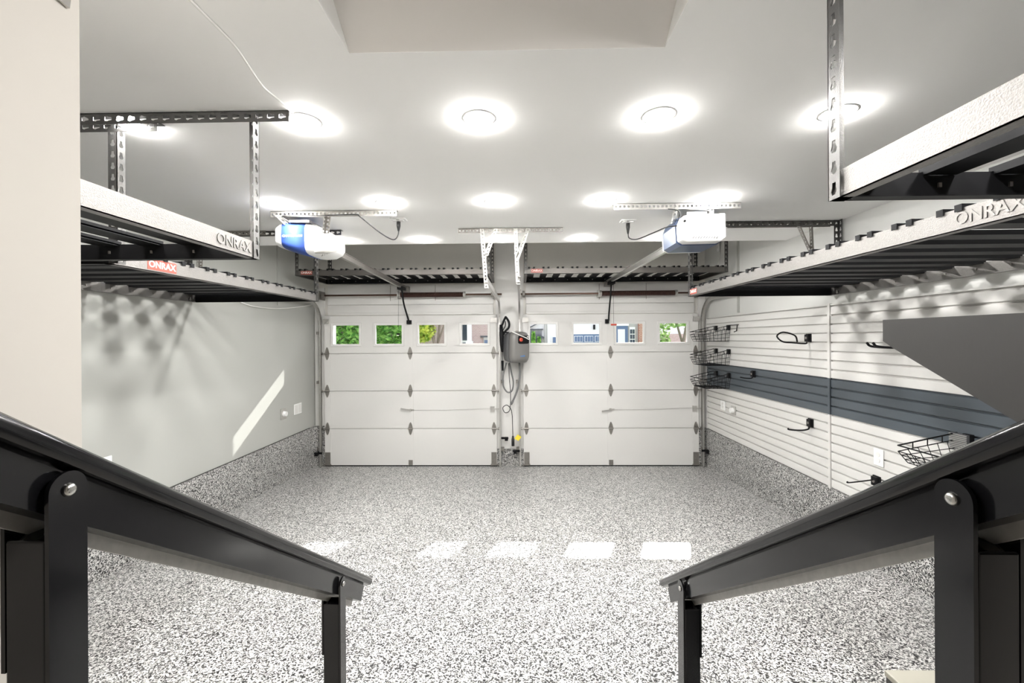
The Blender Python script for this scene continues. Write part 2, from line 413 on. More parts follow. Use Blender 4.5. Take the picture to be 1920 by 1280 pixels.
for i_, (za, zb2, mm) in enumerate(((.535, 1.1545, 'slat'), (1.1545, 1.4595, 'slat_dark'), (1.4595, 2.085, 'slat'))):
    struct(f'trim_{15+i_}', MB().box(SX-.010, SX+.012, 3.627, 3.653, za, zb2), mm, 'vertical joint strip between slat panels')
struct('trim_14', MB().box(SX-.003, SX+.02, 6.0, 6.02, .54, 2.08), 'slat')

# ---------------------------------------------------------------- garage doors
KITE = [(-.030, .018), (-.022, .05), (-.012, .078), (0, .092), (.012, .078), (.022, .05), (.030, .018), (.026, 0), (-.026, 0)]
hb = MB(); hb.prism(KITE, 'y', -.006, 0); hb.prism([(x, -z) for x, z in KITE][::-1], 'y', -.006, 0)
hb.tube([(-.034, -.012, 0), (.034, -.012, 0)], .011, 8); hb.box(-.008, .008, -.014, 0, .02, .07); hb.box(-.008, .008, -.014, 0, -.07, -.02)
hinge_me = hb.mesh('hinge'); hinge_me.materials.append(M['galv_dark'])
def garage_door(nm, x0, x1, wins, label, lock_dir):
    t = bpy.data.objects.new(nm, None); C.objects.link(t); t.location = ((x0+x1)/2, YD, 0); t['label'] = label; t['kind'] = 'structure'
    H = [0.012, .537, 1.073, 1.607, 2.148]; yf, yb = YD, YD+.034
    for i in range(4):
        z0, z1 = H[i], H[i+1]; b = MB(); e = .007
        if i < 3:
            b.prism([(yf+.02, z0), (yb, z0), (yb, z1), (yf+.02, z1), (yf+.02, z1-.004), (yf, z1-.004), (yf, z0+.004), (yf+.02, z0+.004)], 'x', x0, x1)
        else:
            wz0, wz1 = 1.735, 2.012
            b.prism([(yf+.02, z0), (yb, z0), (yb, wz0), (yf, wz0), (yf, z0+.004), (yf+.02, z0+.004)], 'x', x0, x1)
            b.prism([(yf, wz1), (yb, wz1), (yb, z1), (yf+e, z1), (yf, z1-e)], 'x', x0, x1)
            xs = [x0]+[q for w in wins for q in w]+[x1]
            for k in range(0, len(xs), 2): b.box(xs[k], xs[k+1], yf, yb, wz0, wz1)
        s = part('section', b, 'door', t)
        xm = (x0+x1)/2                                       # stiles folded over the back of the section
        for a, c in ((x0, x0+.085), (xm-.045, xm+.045), (x1-.085, x1)): part('stile', MB().box(a, c, yf-.005, yf, z0+.004, z1-.004), 'door', s)
    for (a, c) in wins:
        f = MB(); w = .028; z0, z1 = 1.735, 2.012; y0, y1 = yf-.012, yf+.02
        f.box(a-w, a+.006, y0, y1, z0-w, z1+w).box(c-.006, c+w, y0, y1, z0-w, z1+w).box(a, c, y0, y1, z0-w, z0+.006).box(a, c, y0, y1, z1-.006, z1+w)
        fr = part('window_frame', f, 'white', t, bevel=.004)
        part('pane', MB().box(a+.002, c-.002, yf+.022, yf+.026, z0, z1), 'glass', fr)
    xm = (x0+x1)/2
    for z in H[1:4]:
        for x in (x0+.04, xm, x1-.04): link('hinge', hinge_me, None, t, (x-xm, -.005, z))
    for s, x in ((1, x0), (-1, x1)):
        part('corner_bracket', MB().box(x+s*.005, x+s*.08, yf-.012, yf-.004, .03, .20).box(x-s*.02, x+s*.09, yf-.03, yf-.004, .018, .035), 'galv_dark', t)
        part('top_roller_bracket', MB().box(x-s*.01, x+s*.075, yf-.03, yf-.004, 2.035, 2.10).box(x+s*.0, x+s*.06, yf-.04, yf-.03, 2.045, 2.06), 'galv', t)
        for z in H[1:4]:
            rb = MB(); rb.tube([(x+s*.05, yf-.02, z), (x-s*.03, yf-.02, z)], .006, 6); rb.tube([(x-s*.02, yf-.02, z), (x-s*.035, yf-.02, z)], .018, 10)
            part('roller', rb, 'galv_dark', t)
    part('centre_bracket', MB().box(xm-.03, xm+.03, yf-.010, yf-.004, .02, .09).box(xm-.015, xm+.015, yf-.02, yf-.01, .03, .07), 'galv_dark', t)
    part('bottom_seal', MB().box(x0, x1, yf+.002, yb-.003, -.004, .014), 'black', t)
    zl = .80
    lk = MB().lathe([(.018, -.03), (.02, -.02), (.02, 0)], (xm, yf, zl), 'y', 12)
    dx = -.13; lk.bar((xm+.01, yf-.03, zl), (xm+dx, yf-.034, zl+(.025 if lock_dir > 0 else -.02)), .008, .018); lk.box(xm-.02, xm+.05, yf-.012, yf, zl-.012, zl+.012)
    part('lock_handle', lk, 'galv', t)
    part('lock_cable', MB().tube(curve_pts([(xm+.05, yf-.012, zl), (xm+.5, yf-.012, zl+.002), (x1-.10, yf-.012, zl+.02)]), .0018, 5), 'galv', t)
    part('latch', MB().box(x1-.09, x1-.03, yf-.02, yf-.004, zl-.03, zl+.05).box(x1-.05, x1+.05, yf-.016, yf-.008, zl+.005, zl+.02), 'galv', t)
    return t
garage_door('door_1', -2.79, -.333, ((-2.668, -2.285), (-2.056, -1.674), (-1.44, -1.068), (-.832, -.451)), 'white sectional garage door with green foliage in its windows', 1)
garage_door('door_2', .045, 2.503, ((.14, .515), (.752, 1.125), (1.353, 1.737), (1.961, 2.350)), 'white sectional garage door with houses in its windows', -1)

# door tracks
def track(x, s, label, y_end=3.62, zt=2.33):
    """x: centre of the track, s: side on which the wall bracket sits"""
    t = thing('door_track', label, 'door track', (x, 6.0, 0), 'garage door tracks')
    R = .30; yv = YD-.03
    P = [(x, yv, .01), (x, yv, 1.0), (x, yv, zt-R)]
    arc = [(x, yv-R+R*math.cos(a), zt-R+R*math.sin(a)) for a in [math.pi/2*k/10 for k in range(1, 11)]]
    def chan(pts):                                            # C channel: back plate on the wall side plus two lips
        b = MB()
        for i in range(len(pts)-1):
            a, c = Vector(pts[i]), Vector(pts[i+1]); d = (c-a).normalized(); nn = Vector((1,0,0)).cross(d).normalized()
            b.obox(a-nn*.024+Vector((s*.010,0,0)), nn*.048, c-a, Vector((s*.003,0,0)))
            for q in (-.024, .021): b.obox(a+nn*q-Vector((s*.012,0,0)), nn*.003, c-a, Vector((s*.024,0,0)))
        return b
    part('vertical_track', chan(P), 'galv', t); part('curved_track', chan([P[-1]]+arc), 'galv', t)
    part('horizontal_track', chan([arc[-1], (x, y_end, zt-.02)]), 'galv', t)
    for z in (.25, 1.2, 1.9): part('track_bracket', MB().box(x-.01, x+s*.055, yv-.01, 6.07, z-.02, z+.02), 'galv_dark', t)
    return t
track(-2.835, -1, 'galvanised door track against the grey left wall')
track(-.285, 1, 'galvanised door track left of the pressure washer')
track(-.005, -1, 'galvanised door track right of the pressure washer')
track(2.548, 1, 'galvanised door track behind the wire baskets')
# perforated hangers from the ceiling
def angle(mb, a, b, v1, n1, w=.035, pitch=.03, hole='round', th=.002):
    """perforated angle iron from a to b; first leg lies along v1 (normal n1), second leg along n1"""
    a, b = Vector(a), Vector(b); d = b-a; L = d.length
    mb.perf(a, d, v1, n1, L, w, pitch, hole, th); mb.perf(a, d, n1, v1, L, w, pitch, hole, th)
def hanger(name_label, xa, xb, y, drops, mat_='galv'):
    t = thing('track_hanger', name_label, 'bracket', ((xa+xb)/2, y, CZ-.45))
    b = MB(); angle(b, (xa, y, CZ-.002), (xb, y, CZ-.002), (0, 0, -1), (0, 1, 0), .04)
    part('ceiling_angle', b, 'galv_dark', t)
    for (x0, z0, x1, z1, lab) in drops:
        b = MB(); angle(b, (x0, y-.004, z0), (x1, y-.004, z1), (1, 0, 0), (0, -1, 0), .032); part(lab, b, mat_, t)
    return t
hanger('perforated angle bracket in the ceiling middle carrying both inner door tracks', -.525, .375, 3.66,
       ((-.335, 2.75, -.300, 2.24, 'drop_strap'), (-.215, 2.75, -.30, 2.52, 'brace'), (-.048, 2.75, -.03, 2.27, 'drop_strap'), (.062, 2.75, -.035, 2.49, 'brace')))
hanger('perforated angle bracket at ceiling edge above right far rack', 1.73, 2.575, 3.58,
       ((2.395, 2.75, 2.415, 2.31, 'drop_strap'), (2.285, 2.75, 2.40, 2.49, 'brace')), 'galv_dark')
hanger('perforated angle bracket behind the left rack post for outer track', -2.80, -2.2, 3.66, ((-2.77, 2.75, -2.79, 2.31, 'drop_strap'),), 'galv_dark')

# torsion springs
def torsion(x0, x1, s0, s1, plate, label):
    y = 5.94; z = 2.425
    t = thing('torsion_spring', label, 'door spring', ((x0+x1)/2, y, z-.05))
    part('shaft', MB().tube([(x0-.03, y, z), (x1+.11, y, z)], .013, 10), 'shaft', t, smooth=True)
    turns = int((s1-s0)/.016); pts = [(s0+(s1-s0)*k/(turns*8), y+.030*math.cos(k*math.pi/4), z+.030*math.sin(k*math.pi/4)) for k in range(turns*8+1)]
    part('coil_spring', MB().tube(pts, .0078, 5), 'spring', t, smooth=True)
    for x in (s0, s1): part('winding_cone', MB().lathe([(.016, -.02), (.042, -.016), (.042, .016), (.016, .02)], (x, y, z), 'x', 14), 'galv', t)
    for x in (x0+.005, x1+.02):
        e = MB(); e.box(x-.005, x+.005, y-.05, 6.07, z-.06, z+.06); e.lathe([(.02, -.02), (.045, -.015), (.045, .015), (.02, .02)], (x+.04 if x == x0+.005 else x-.04, y, z), 'x', 14)
        part('end_bearing', e, 'galv_dark', t)
    pl = MB().box(plate[0], plate[1], 6.046, 6.054, 2.355, 2.57); part('centre_plate', pl, 'white', t)
    for a, b_ in ((plate[0]-.004, plate[0]+.002), (plate[1]-.002, plate[1]+.004)): part('plate_edge', MB().box(a, b_, 6.042, 6.054, 2.352, 2.573), 'galv_dark', t)
    part('centre_bearing', MB().box(s0-.03, s0-.02, y-.03, 6.046, z-.05, z+.05), 'galv', t)
torsion(-2.80, -.36, -1.68, -.77, (-1.84, -1.20), 'brown torsion spring bar above the left garage door')
torsion(.01, 2.45, 1.12, 2.16, (1.125, 1.78), 'brown torsion spring bar above the right garage door')

# ---------------------------------------------------------------- overhead racks
def rack(name_label, x0, x1, y0, y1, zb, along, n, mats, posts, angles, ztop=CZ, rh=.07):
    """along: axis the slats run in; mats: material for rails x0,x1,y0,y1"""
    t = thing('overhead_rack', name_label, 'storage rack', ((x0+x1)/2, (y0+y1)/2, zb))
    th = .003; fl_ = .032; zt = zb+rh
    R = {}
    for k, (fx0, fx1, fy0, fy1, gx0, gx1, gy0, gy1) in enumerate((
        (x0, x0+th, y0, y1, x0, x0+fl_, y0, y1), (x1-th, x1, y0, y1, x1-fl_, x1, y0, y1),
        (x0+th, x1-th, y0, y0+th, x0+th, x1-th, y0, y0+fl_), (x0+th, x1-th, y1-th, y1, x0+th, x1-th, y1-fl_, y1))):
        b = MB().box(fx0, fx1, fy0, fy1, zb, zt).box(gx0, gx1, gy0, gy1, zb, zb+th)
        R[k] = part('rail', b, mats[k], t)
    # slats: channel with two upstanding ribs that hook over the rails
    W = .085; b = MB(); L0, L1 = (x0, x1) if along == 'x' else (y0, y1); hl = (L1-L0)/2
    def bb(a0, a1, c0, c1, z0, z1):
        b.box(a0, a1, c0, c1, z0, z1) if along == 'x' else b.box(c0, c1, a0, a1, z0, z1)
    bb(-hl+.006, hl-.006, -W/2, W/2, rh-.008, rh-.005)
    for c in (-W/2, W/2-.024):
        bb(-hl-.006, hl+.006, c, c+.024, rh+.001, rh+.012); bb(-hl+.006, hl-.006, c, c+.003, rh-.005, rh+.001)
        bb(-hl-.006, -hl-.003, c, c+.024, rh-.01, rh+.001); bb(hl+.003, hl+.006, c, c+.024, rh-.01, rh+.001)
    me = b.mesh('slat'); me.materials.append(M['black'])
    s0, s1 = (y0, y1) if along == 'x' else (x0, x1); span = s1-s0
    for i in range(n):
        q = -span/2+span*(i+.5)/n
        link('slat', me, None, t, (0, q, 0) if along == 'x' else (q, 0, 0))
    bolts = MB()
    for i in range(n):
        q = s0+span*(i+.5)/n
        for e0, e1 in ((L0+.003, L0+.008), (L1-.008, L1-.003)): bolts.box(*((e0, e1, q-.004, q+.004) if along == 'x' else (q-.004, q+.004, e0, e1)), zb+.03, zb+.042)
    part('slat_clips', bolts, 'galv_dark', t)['kind'] = 'stuff'
    for (px, py, sx, sy) in posts:                           # corner px,py ; legs run towards sx, sy
        b = MB(); L = ztop-zb
        b.perf((px, py, zb), (0,0,1), (sx,0,0), (0,sy,0), L, .04, .052, 'key', .0025)
        b.perf((px, py, zb), (0,0,1), (0,sy,0), (sx,0,0), L, .04, .052, 'key', .0025)
        part('post', b, 'post', t)
    for (ax, ay, bx, by) in angles:
        b = MB(); z = ztop-.001; d = Vector((bx-ax, by-ay, 0)); hv = Vector((0,1,0)) if abs(d.x) > abs(d.y) else Vector((1,0,0))
        b.perf((ax, ay, z), d, (0,0,-1), hv, d.length, .045, .048, 'key', .0025); b.perf((ax, ay, z), d, hv, (0,0,-1), d.length, .045, .048, 'key', .0025)
        part('ceiling_angle', b, 'post', t)
    return t, R
S, K = 'silver', 'black'  # end rails take black to paint the shade on their inner faces
tA, RA = rack('long overhead steel rack along the right wall above the slat panels', 1.42, 2.605, 1.17, 3.615, 2.15, 'x', 14, (S, S, K, K),
     ((1.418, 3.617, 1, -1), (2.607, 3.53, -1, -1), (1.52, 1.175, 1, 1), (2.607, 1.175, -1, 1)), ((1.35, 3.53, 2.61, 3.53), (1.52, 1.18, 2.61, 1.18)))
tB, RB = rack('long overhead steel rack along the grey left wall, red label on rail', -2.93, -1.81, 1.85, 3.80, 2.15, 'x', 11, (S, S, K, K),
     ((-1.806, 3.80, -1, -1), (-2.93, 3.72, 1, -1), (-1.768, 1.845, -1, 1), (-2.93, 1.845, 1, 1)), ((-2.9, 3.70, -1.54, 3.66), (-2.9, 1.81, -1.56, 1.81)))
tC, RC = rack('overhead steel rack on the left closest to the camera', -2.93, -1.108, .66, 1.79, 2.15, 'y', 10, (S, S, K, K),
     ((-1.103, 1.793, -1, -1), (-2.93, 1.793, 1, -1), (-1.103, .68, -1, 1)), ((-1.83, 1.745, -.95, 1.745), (-1.83, .70, -.95, .70)))
tD, RD = rack('overhead steel rack at upper right above the stairs', .815, 2.605, -.13, 1.125, 2.162, 'y', 10, (S, S, K, K),
     ((.808, 1.13, 1, -1), (2.607, 1.13, -1, -1), (.808, -.12, 1, 1)), ((.7, 1.09, 2.6, 1.09),))
tE, RE = rack('overhead rack hung above the left garage door', -2.745, -.355, 5.18, 6.0, 2.592, 'y', 14, ('rail_dark', 'rail_dark', 'rail_dark', K),
     ((-2.748, 5.178, 1, 1), (-.352, 5.178, -1, 1), (-2.70, 6.0, 1, -1), (-.36, 6.0, -1, -1)), (), CU)
tF, RF = rack('overhead rack hung above the right garage door', .06, 2.505, 5.18, 6.0, 2.592, 'y', 14, ('rail_dark', 'rail_dark', 'rail_dark', K),
     ((.057, 5.178, 1, 1), (2.508, 5.178, -1, 1), (.07, 6.0, 1, -1), (2.47, 6.0, -1, -1)), (), CU)
def plate_text(t, rail, x, y, u, red, size, n):
    u = Vector(u); nv = Vector(n); p = Vector((x, y, rail_z[t.name]+.035))
    if red:
        L = size*3.15; hh = size*.95; b = MB(); b.obox(p-u*L/2-Vector((0,0,hh/2)), u*L, Vector((0,0,hh)), nv*.0012)
        part('logo_label', b, 'redlabel', rail); text('lettering', 'ONRAX', size*.82, 'white', rail, p+nv*.0016, u, (0,0,1), .0004, size*.02)
    else:
        text('lettering', 'ONRAX', size, 'silver', rail, p+nv*.0008, u, (0,0,1), .002, size*.015)
rail_z = {t.name: t.location.z for t in (tA, tB, tC, tD, tE, tF)}
plate_text(tB, RB[1], -1.81, 2.13, (0,1,0), True, .055, (1,0,0))
plate_text(tC, RC[1], -1.108, 1.64, (0,1,0), False, .055, (1,0,0))
plate_text(tA, RA[0], 1.42, 3.52, (0,-1,0), True, .045, (-1,0,0))
plate_text(tA, RA[0], 1.42, 1.32, (0,-1,0), False, .055, (-1,0,0))
plate_text(tE, RE[2], -2.61, 5.18, (1,0,0), True, .045, (0,-1,0))
plate_text(tF, RF[2], .21, 5.18, (1,0,0), True, .045, (0,-1,0))

# ---------------------------------------------------------------- garage door openers
def ceil_angle(mb, xa, xb, y): angle(mb, (xa, y, CZ-.002), (xb, y, CZ-.002), (0,0,-1), (0,1,0), .042, .03)
tO = thing('garage_door_opener', 'white garage door opener with bright blue front panel', 'door opener', (-1.6, 3.2, 2.44))
def sect(x, zt, zb_, hy, e=4.6): return [(x, 3.30+a, b) for a, b in superellipse(0, (zt+zb_)/2, hy, (zt-zb_)/2, e, 24)]
def opz(p): return 2.585-(p-480)/1560.0
stn = [(-1.853+(x_+1.853)*.94, a_, c_, h_) for x_, a_, c_, h_ in [(-1.853, 470, 505, .05), (-1.845, 400, 560, .10), (-1.825, 355, 590, .14), (-1.79, 325, 605, .155), (-1.765, 318, 615, .16), (-1.70, 315, 640, .165), (-1.577, 315, 690, .165), (-1.52, 330, 700, .16), (-1.45, 385, 695, .15), (-1.39, 450, 660, .12), (-1.36, 500, 625, .08), (-1.347, 545, 595, .04)]]
b = MB().loft([sect(x, opz(a), opz(c), h) for x, a, c, h in stn]); hous = part('housing', b, 'plastic_white', tO, smooth=True)
b = MB().loft([sect(x, opz(a)+.003, opz(c)-.003, h+.003) for x, a, c, h in stn[4:7]]); bp = part('front_panel', b, 'blue', tO, smooth=True)
text('lettering', 'CHAMBERLAIN', .0225, 'plastic_white', bp, (-1.682, 3.30-.1698, 2.578), (1,0,0), (0,0,1), .001, .0)
b = MB()
for k in range(6): b.tube([(-1.50+.018*k+.05*math.sin(a)*.3, 3.30-.13+.1*(1-math.cos(a))*.2, 2.455+.02*k*.35+.012*math.cos(a)) for a in [math.pi*q/6 for q in range(7)]], .003, 5)
b.loft([[(x, 3.30-h*.93+q[0], q[1]) for q in superellipse(0, 2.475+dz, .02, .025, 2, 16)] for x, dz, h in ((-1.52, 0, .16), (-1.44, .002, .15), (-1.385, .015, .12))])
part('light_lens', b, 'lens', tO, smooth=True)
part('drive_rail', MB().bar((-1.575, 3.3, 2.565), (-1.605, 6.0, 2.515), .028, .045).bar((-1.575, 3.3, 2.590), (-1.605, 6.0, 2.540), .045, .006), 'galv_dark', tO)
part('header_bracket', MB().box(-1.65, -1.56, 5.98, 6.05, 2.47, 2.55), 'galv_dark', tO)
part('trolley', MB().box(-1.64, -1.565, 5.68, 5.84, 2.475, 2.515), 'black', tO)
part('door_arm', MB().tube(curve_pts([(-1.603, 5.78, 2.48), (-1.60, 5.86, 2.30), (-1.575, 5.985, 2.10), (-1.568, 6.0, 2.05)]), .012, 6).box(-1.60, -1.535, 6.0, 6.04, 2.02, 2.075), 'black', tO)
part('release_cord', MB().tube([(-1.64, 5.75, 2.49), (-1.645, 5.75, 1.90)], .002, 5).tube([(-1.665, 5.75, 1.88), (-1.625, 5.75, 1.875)], .011, 8), 'black', tO)
b = MB(); ceil_angle(b, -1.835, -.90, 3.115); part('ceiling_angle', b, 'galv_dark', tO)
b = MB(); angle(b, (-1.80, 3.115, 2.73), (-1.74, 3.16, 2.66), (1,0,0), (0,-1,0), .034); part('drop_strap', b, 'galv', tO)
b = MB(); angle(b, (-1.42, 3.115, 2.73), (-1.455, 3.16, 2.60), (1,0,0), (0,-1,0), .036); part('drop_strap', b, 'galv_dark', tO)
part('top_motor_plate', MB().box(-1.70, -1.55, 3.12, 3.32, 2.675, 2.693), 'dgrey_plastic', tO)
part('power_cord', MB().tube(curve_pts([(-1.70, 3.13, 2.68), (-1.73, 3.10, 2.72), (-1.45, 3.085, 2.712), (-1.20, 3.09, 2.72), (-1.17, 3.12, 2.71), (-1.06, 3.22, 2.62), (-.985, 3.31, 2.585), (-.955, 3.345, 2.63), (-.952, 3.35, 2.70)]), .0045, 6).tube([(-.952, 3.35, 2.735), (-.952, 3.35, 2.70), (-.952, 3.35, 2.66)], [.016, .016, .007], 8), 'cable', tO, smooth=True)
tP = thing('garage_door_opener', 'boxy white garage door opener with blue side lens', 'door opener', (1.26, 3.15, 2.39))
POLY = [(1.118, 2.60), (1.14, 2.655), (1.43, 2.668), (1.435, 2.50), (1.40, 2.474), (1.16, 2.470), (1.125, 2.49)]
def outset(d):
    cx_, cz_ = 1.275, 2.567
    return [(x+math.copysign(d, x-cx_), z+math.copysign(d, z-cz_)) for x, z in POLY]
part('housing', MB().prism(POLY, 'y', 2.98, 3.07), 'plastic_white', tP, bevel=.010)
part('lens_cover', MB().prism(outset(-.006), 'y', 3.07, 3.33), 'blue_lens', tP)
part('end_plate', MB().prism(outset(.006), 'y', 3.33, 3.36), 'plastic_white', tP, bevel=.006)
sl = MB()
for k in range(10): sl.obox((1.20+.018*k, 2.977, 2.497), (.012, 0, .012), (0, .004, 0), (.003, 0, -.003))
part('vent_slot', sl, 'dgrey_plastic', tP)
part('button', MB().lathe([(.008, -.004), (.008, .004)], (1.147, 2.978, 2.615), 'y', 10), 'black', tP)
part('lens_divider', MB().box(1.20, 1.235, 3.07, 3.33, 2.472, 2.478), 'dgrey_plastic', tP)
part('side_label', MB().obox((1.1235, 3.09, 2.545), (-.0005, 0, .045), (0, .22, 0), (-.002, 0, 0)), 'plastic_white', tP)
part('drive_rail', MB().bar((1.235, 3.36, 2.545), (1.235, 6.0, 2.585), .028, .045).bar((1.235, 3.36, 2.57), (1.235, 6.0, 2.61), .045, .006), 'galv', tP)
part('header_bracket', MB().box(1.19, 1.28, 5.98, 6.05, 2.53, 2.60), 'galv_dark', tP)
part('trolley', MB().box(1.20, 1.275, 5.70, 5.86, 2.53, 2.57), 'black', tP)
part('door_arm', MB().tube(curve_pts([(1.24, 5.80, 2.53), (1.243, 5.86, 2.38), (1.247, 5.99, 2.15), (1.245, 6.0, 2.05)]), .011, 6).box(1.20, 1.25, 6.0, 6.04, 2.01, 2.07), 'black', tP)
part('release_cord', MB().tube([(1.262, 5.76, 2.54), (1.262, 5.76, 2.00)], .002, 5), 'cable', tP)
part('release_handle', MB().tube([(1.225, 5.76, 1.985), (1.30, 5.76, 1.985)], .012, 8), 'red', tP)
b = MB(); ceil_angle(b, .67, 1.56, 3.03); part('ceiling_angle', b, 'galv', tP)
b = MB(); angle(b, (1.095, 3.04, 2.75), (1.10, 3.12, 2.63), (1,0,0), (0,-1,0), .034); part('drop_strap', b, 'galv', tP)
b = MB(); angle(b, (1.34, 3.03, 2.75), (1.345, 3.06, 2.66), (1,0,0), (0,-1,0), .034); part('drop_strap', b, 'galv', tP)
part('top_motor_plate', MB().box(1.19, 1.33, 3.05, 3.25, 2.668, 2.70), 'dgrey_plastic', tP)
part('power_cord', MB().tube(curve_pts([(1.13, 3.06, 2.64), (1.12, 3.0, 2.68), (1.09, 3.0, 2.70), (1.05, 3.03, 2.715)]), .004, 6).tube(curve_pts([(1.12, 3.05, 2.60), (1.06, 3.08, 2.60), (1.00, 3.2, 2.59), (.93, 3.38, 2.585), (.885, 3.45, 2.61), (.88, 3.47, 2.66)]), .0045, 6).tube([(.88, 3.47, 2.735), (.88, 3.47, 2.70), (.88, 3.47, 2.65)], [.016, .016, .007], 8), 'cable', tP, smooth=True)
part('control_wire', MB().tube(curve_pts([(1.20, 3.1, 2.69), (1.30, 3.05, 2.675), (1.37, 3.04, 2.685), (1.33, 3.05, 2.71), (1.22, 3.06, 2.72), (1.10, 3.05, 2.735)]), .004, 6), 'cable_white', tP)
for x, y, w in ((-.952, 3.35, 'left'), (.88, 3.47, 'right')):
    t = thing('ceiling_outlet', f'white ceiling outlet powering the {w} door opener', 'outlet', (x, y, CZ-.012))
    part('cover_plate', MB().box(x-.06, x+.06, y-.038, y+.038, CZ-.010, CZ), 'plastic_white', t, bevel=.003)
    part('socket', MB().box(x-.04, x-.012, y-.018, y+.018, CZ-.018, CZ-.010).box(x+.012, x+.04, y-.018, y+.018, CZ-.018, CZ-.010), 'plastic_white', t)

# ---------------------------------------------------------------- pressure washer on the pillar
tW = thing('pressure_washer', 'grey wall mounted pressure washer between the garage doors', 'pressure washer', (-.06, 6.0, 1.46))
an = math.radians(30); cw = Vector((-.055, 5.86, 0)); ux, uy = Vector((math.cos(an), math.sin(an), 0)), Vector((-math.sin(an), math.cos(an), 0))
def W_(x, y, z): return tuple(cw+ux*x+uy*y+Vector((0, 0, z)))
def ring(y, hx, z0, z1, e=5): return [W_(q[0], y, q[1]) for q in superellipse(0, (z0+z1)/2, hx, (z1-z0)/2, e, 28)]
part('body', MB().loft([ring(.12, .135, 1.49, 1.88), ring(-.03, .142, 1.475, 1.90), ring(-.05, .138, 1.48, 1.896)]), 'dgrey_plastic', tW, smooth=True)
part('front_cover', MB().loft([ring(-.052, .143, 1.475, 1.902), ring(-.11, .140, 1.478, 1.895), ring(-.145, .125, 1.50, 1.87), ring(-.155, .09, 1.54, 1.83)]), 'grey_plastic', tW, smooth=True)
def quadpad(x0, x1, z0, z1, y, d=.006):
    b = MB(); b.loft([[W_(q[0], yy, q[1]) for q in superellipse((x0+x1)/2, (z0+z1)/2, (x1-x0)/2, (z1-z0)/2, 6, 20)] for yy in (y, y-d)]); return b
part('control_panel', quadpad(-.055, .115, 1.735, 1.845, -.148, .012), 'black', tW)
part('power_knob', MB().tube([W_(-.015, -.16, 1.79), W_(-.015, -.175, 1.79)], .026, 14), 'red', tW, smooth=True)
part('carry_strap', MB().tube(curve_pts([W_(-.13, -.12, 1.90), W_(-.03, -.165, 1.85), W_(.06, -.17, 1.815), W_(.105, -.165, 1.795), W_(.115, -.165, 1.82), W_(.08, -.165, 1.83)]), .007, 6), 'cable_white', tW, smooth=True)
part('logo_mark', MB().obox(W_(-.02, -.158, 1.565), ux*.07, (0, 0, .008), uy*.006).obox(W_(.03, -.158, 1.575), ux*.012, (0, 0, .006), uy*.006), 'blue_text', tW)
part('wall_bracket', MB().box(-.16, .06, 5.95, 6.055, 1.56, 1.80), 'dgrey_plastic', tW)
part('hose', MB().tube(curve_pts([(-.19, 5.96, 1.47), (-.235, 5.95, 1.30), (-.235, 5.95, 1.15), (-.18, 5.95, 1.06), (-.115, 5.95, 1.08), (-.095, 5.95, 1.20), (-.125, 5.955, 1.35), (-.15, 5.96, 1.47)]), .011, 8), 'hose', tW, smooth=True)
part('hose', MB().tube(curve_pts([(-.01, 5.95, 1.47), (-.0, 5.93, 1.33), (-.03, 5.92, 1.13), (-.08, 5.92, .99), (-.125, 5.92, .90)]), .013, 8).tube([(-.10, 5.925, .945), (-.13, 5.92, .89)], .017, 8), 'hose', tW, smooth=True)
part('power_cord', MB().tube(curve_pts([(-.16, 5.95, 1.46), (-.15, 5.95, 1.25), (-.135, 5.95, 1.05), (-.14, 5.95, .86), (-.16, 5.95, .79), (-.215, 5.95, .775), (-.245, 5.95, .84), (-.19, 5.94, .88), (-.135, 5.945, .83), (-.115, 5.95, .74), (-.11, 5.95, .58), (-.105, 5.95, .44)]), .0055, 6), 'cable', tW, smooth=True)
part('plug', MB().tube([(-.105, 5.95, .45), (-.105, 5.95, .40), (-.105, 5.95, .31)], [.012, .022, .022], 10), 'cable', tW, smooth=True)
part('warning_tag', MB().obox((-.085, 5.945, .415), (.055, 0, -.035), (.045, 0, .055), (0, .003, 0)), 'yellow', tW)
tG = thing('spray_gun', 'black pressure washer spray gun hanging left of the grey washer', 'spray gun', (-.25, 5.93, 1.38))
gp = [(-.255, 5.93, 1.98), (-.205, 5.93, 2.09), (-.19, 5.93, 2.10), (-.15, 5.93, 2.03), (-.155, 5.93, 1.96), (-.20, 5.93, 1.91)]
part('handle', MB().tube(curve_pts(gp+[(-.235, 5.93, 1.86)], 5), .015, 8).tube(curve_pts([(-.20, 5.93, 2.05), (-.205, 5.93, 1.98), (-.235, 5.93, 1.92)]), .007, 6), 'black', tG, smooth=True)
part('barrel', MB().tube([(-.262, 5.93, 2.0), (-.255, 5.93, 1.85), (-.25, 5.93, 1.72), (-.245, 5.93, 1.62)], [.022, .032, .030, .018], 10).bar((-.24, 5.93, 1.90), (-.15, 5.90, 1.885), .02, .02), 'black', tG, smooth=True)
part('lance', MB().tube([(-.246, 5.93, 1.64), (-.243, 5.93, 1.49)], .008, 8), 'chrome', tG)
part('nozzle', MB().tube([(-.243, 5.93, 1.50), (-.243, 5.93, 1.36)], [.018, .015], 10), 'black', tG)
# safety sensors beside the tracks
for x, z, s, lab in ((-2.86, .17, -1, 'black safety sensor at foot of the leftmost door track'), (-.22, .38, 1, 'black safety sensor on the pillar right of left door'),
                     (-.06, .20, -1, 'black safety sensor low on the pillar left of right door'), (2.57, .20, 1, 'black safety sensor by the rightmost door track near right wall')):
    t = thing('door_sensor', lab, 'sensor', (x, 5.98, z))
    part('bracket', MB().box(x-.05, x+.05, 5.985, 5.99, z+.015, z+.045), 'black', t)
    part('sensor_head', MB().box(x-.02+s*.02, x+.025+s*.02, 5.94, 5.985, z, z+.05), 'black', t, bevel=.005)

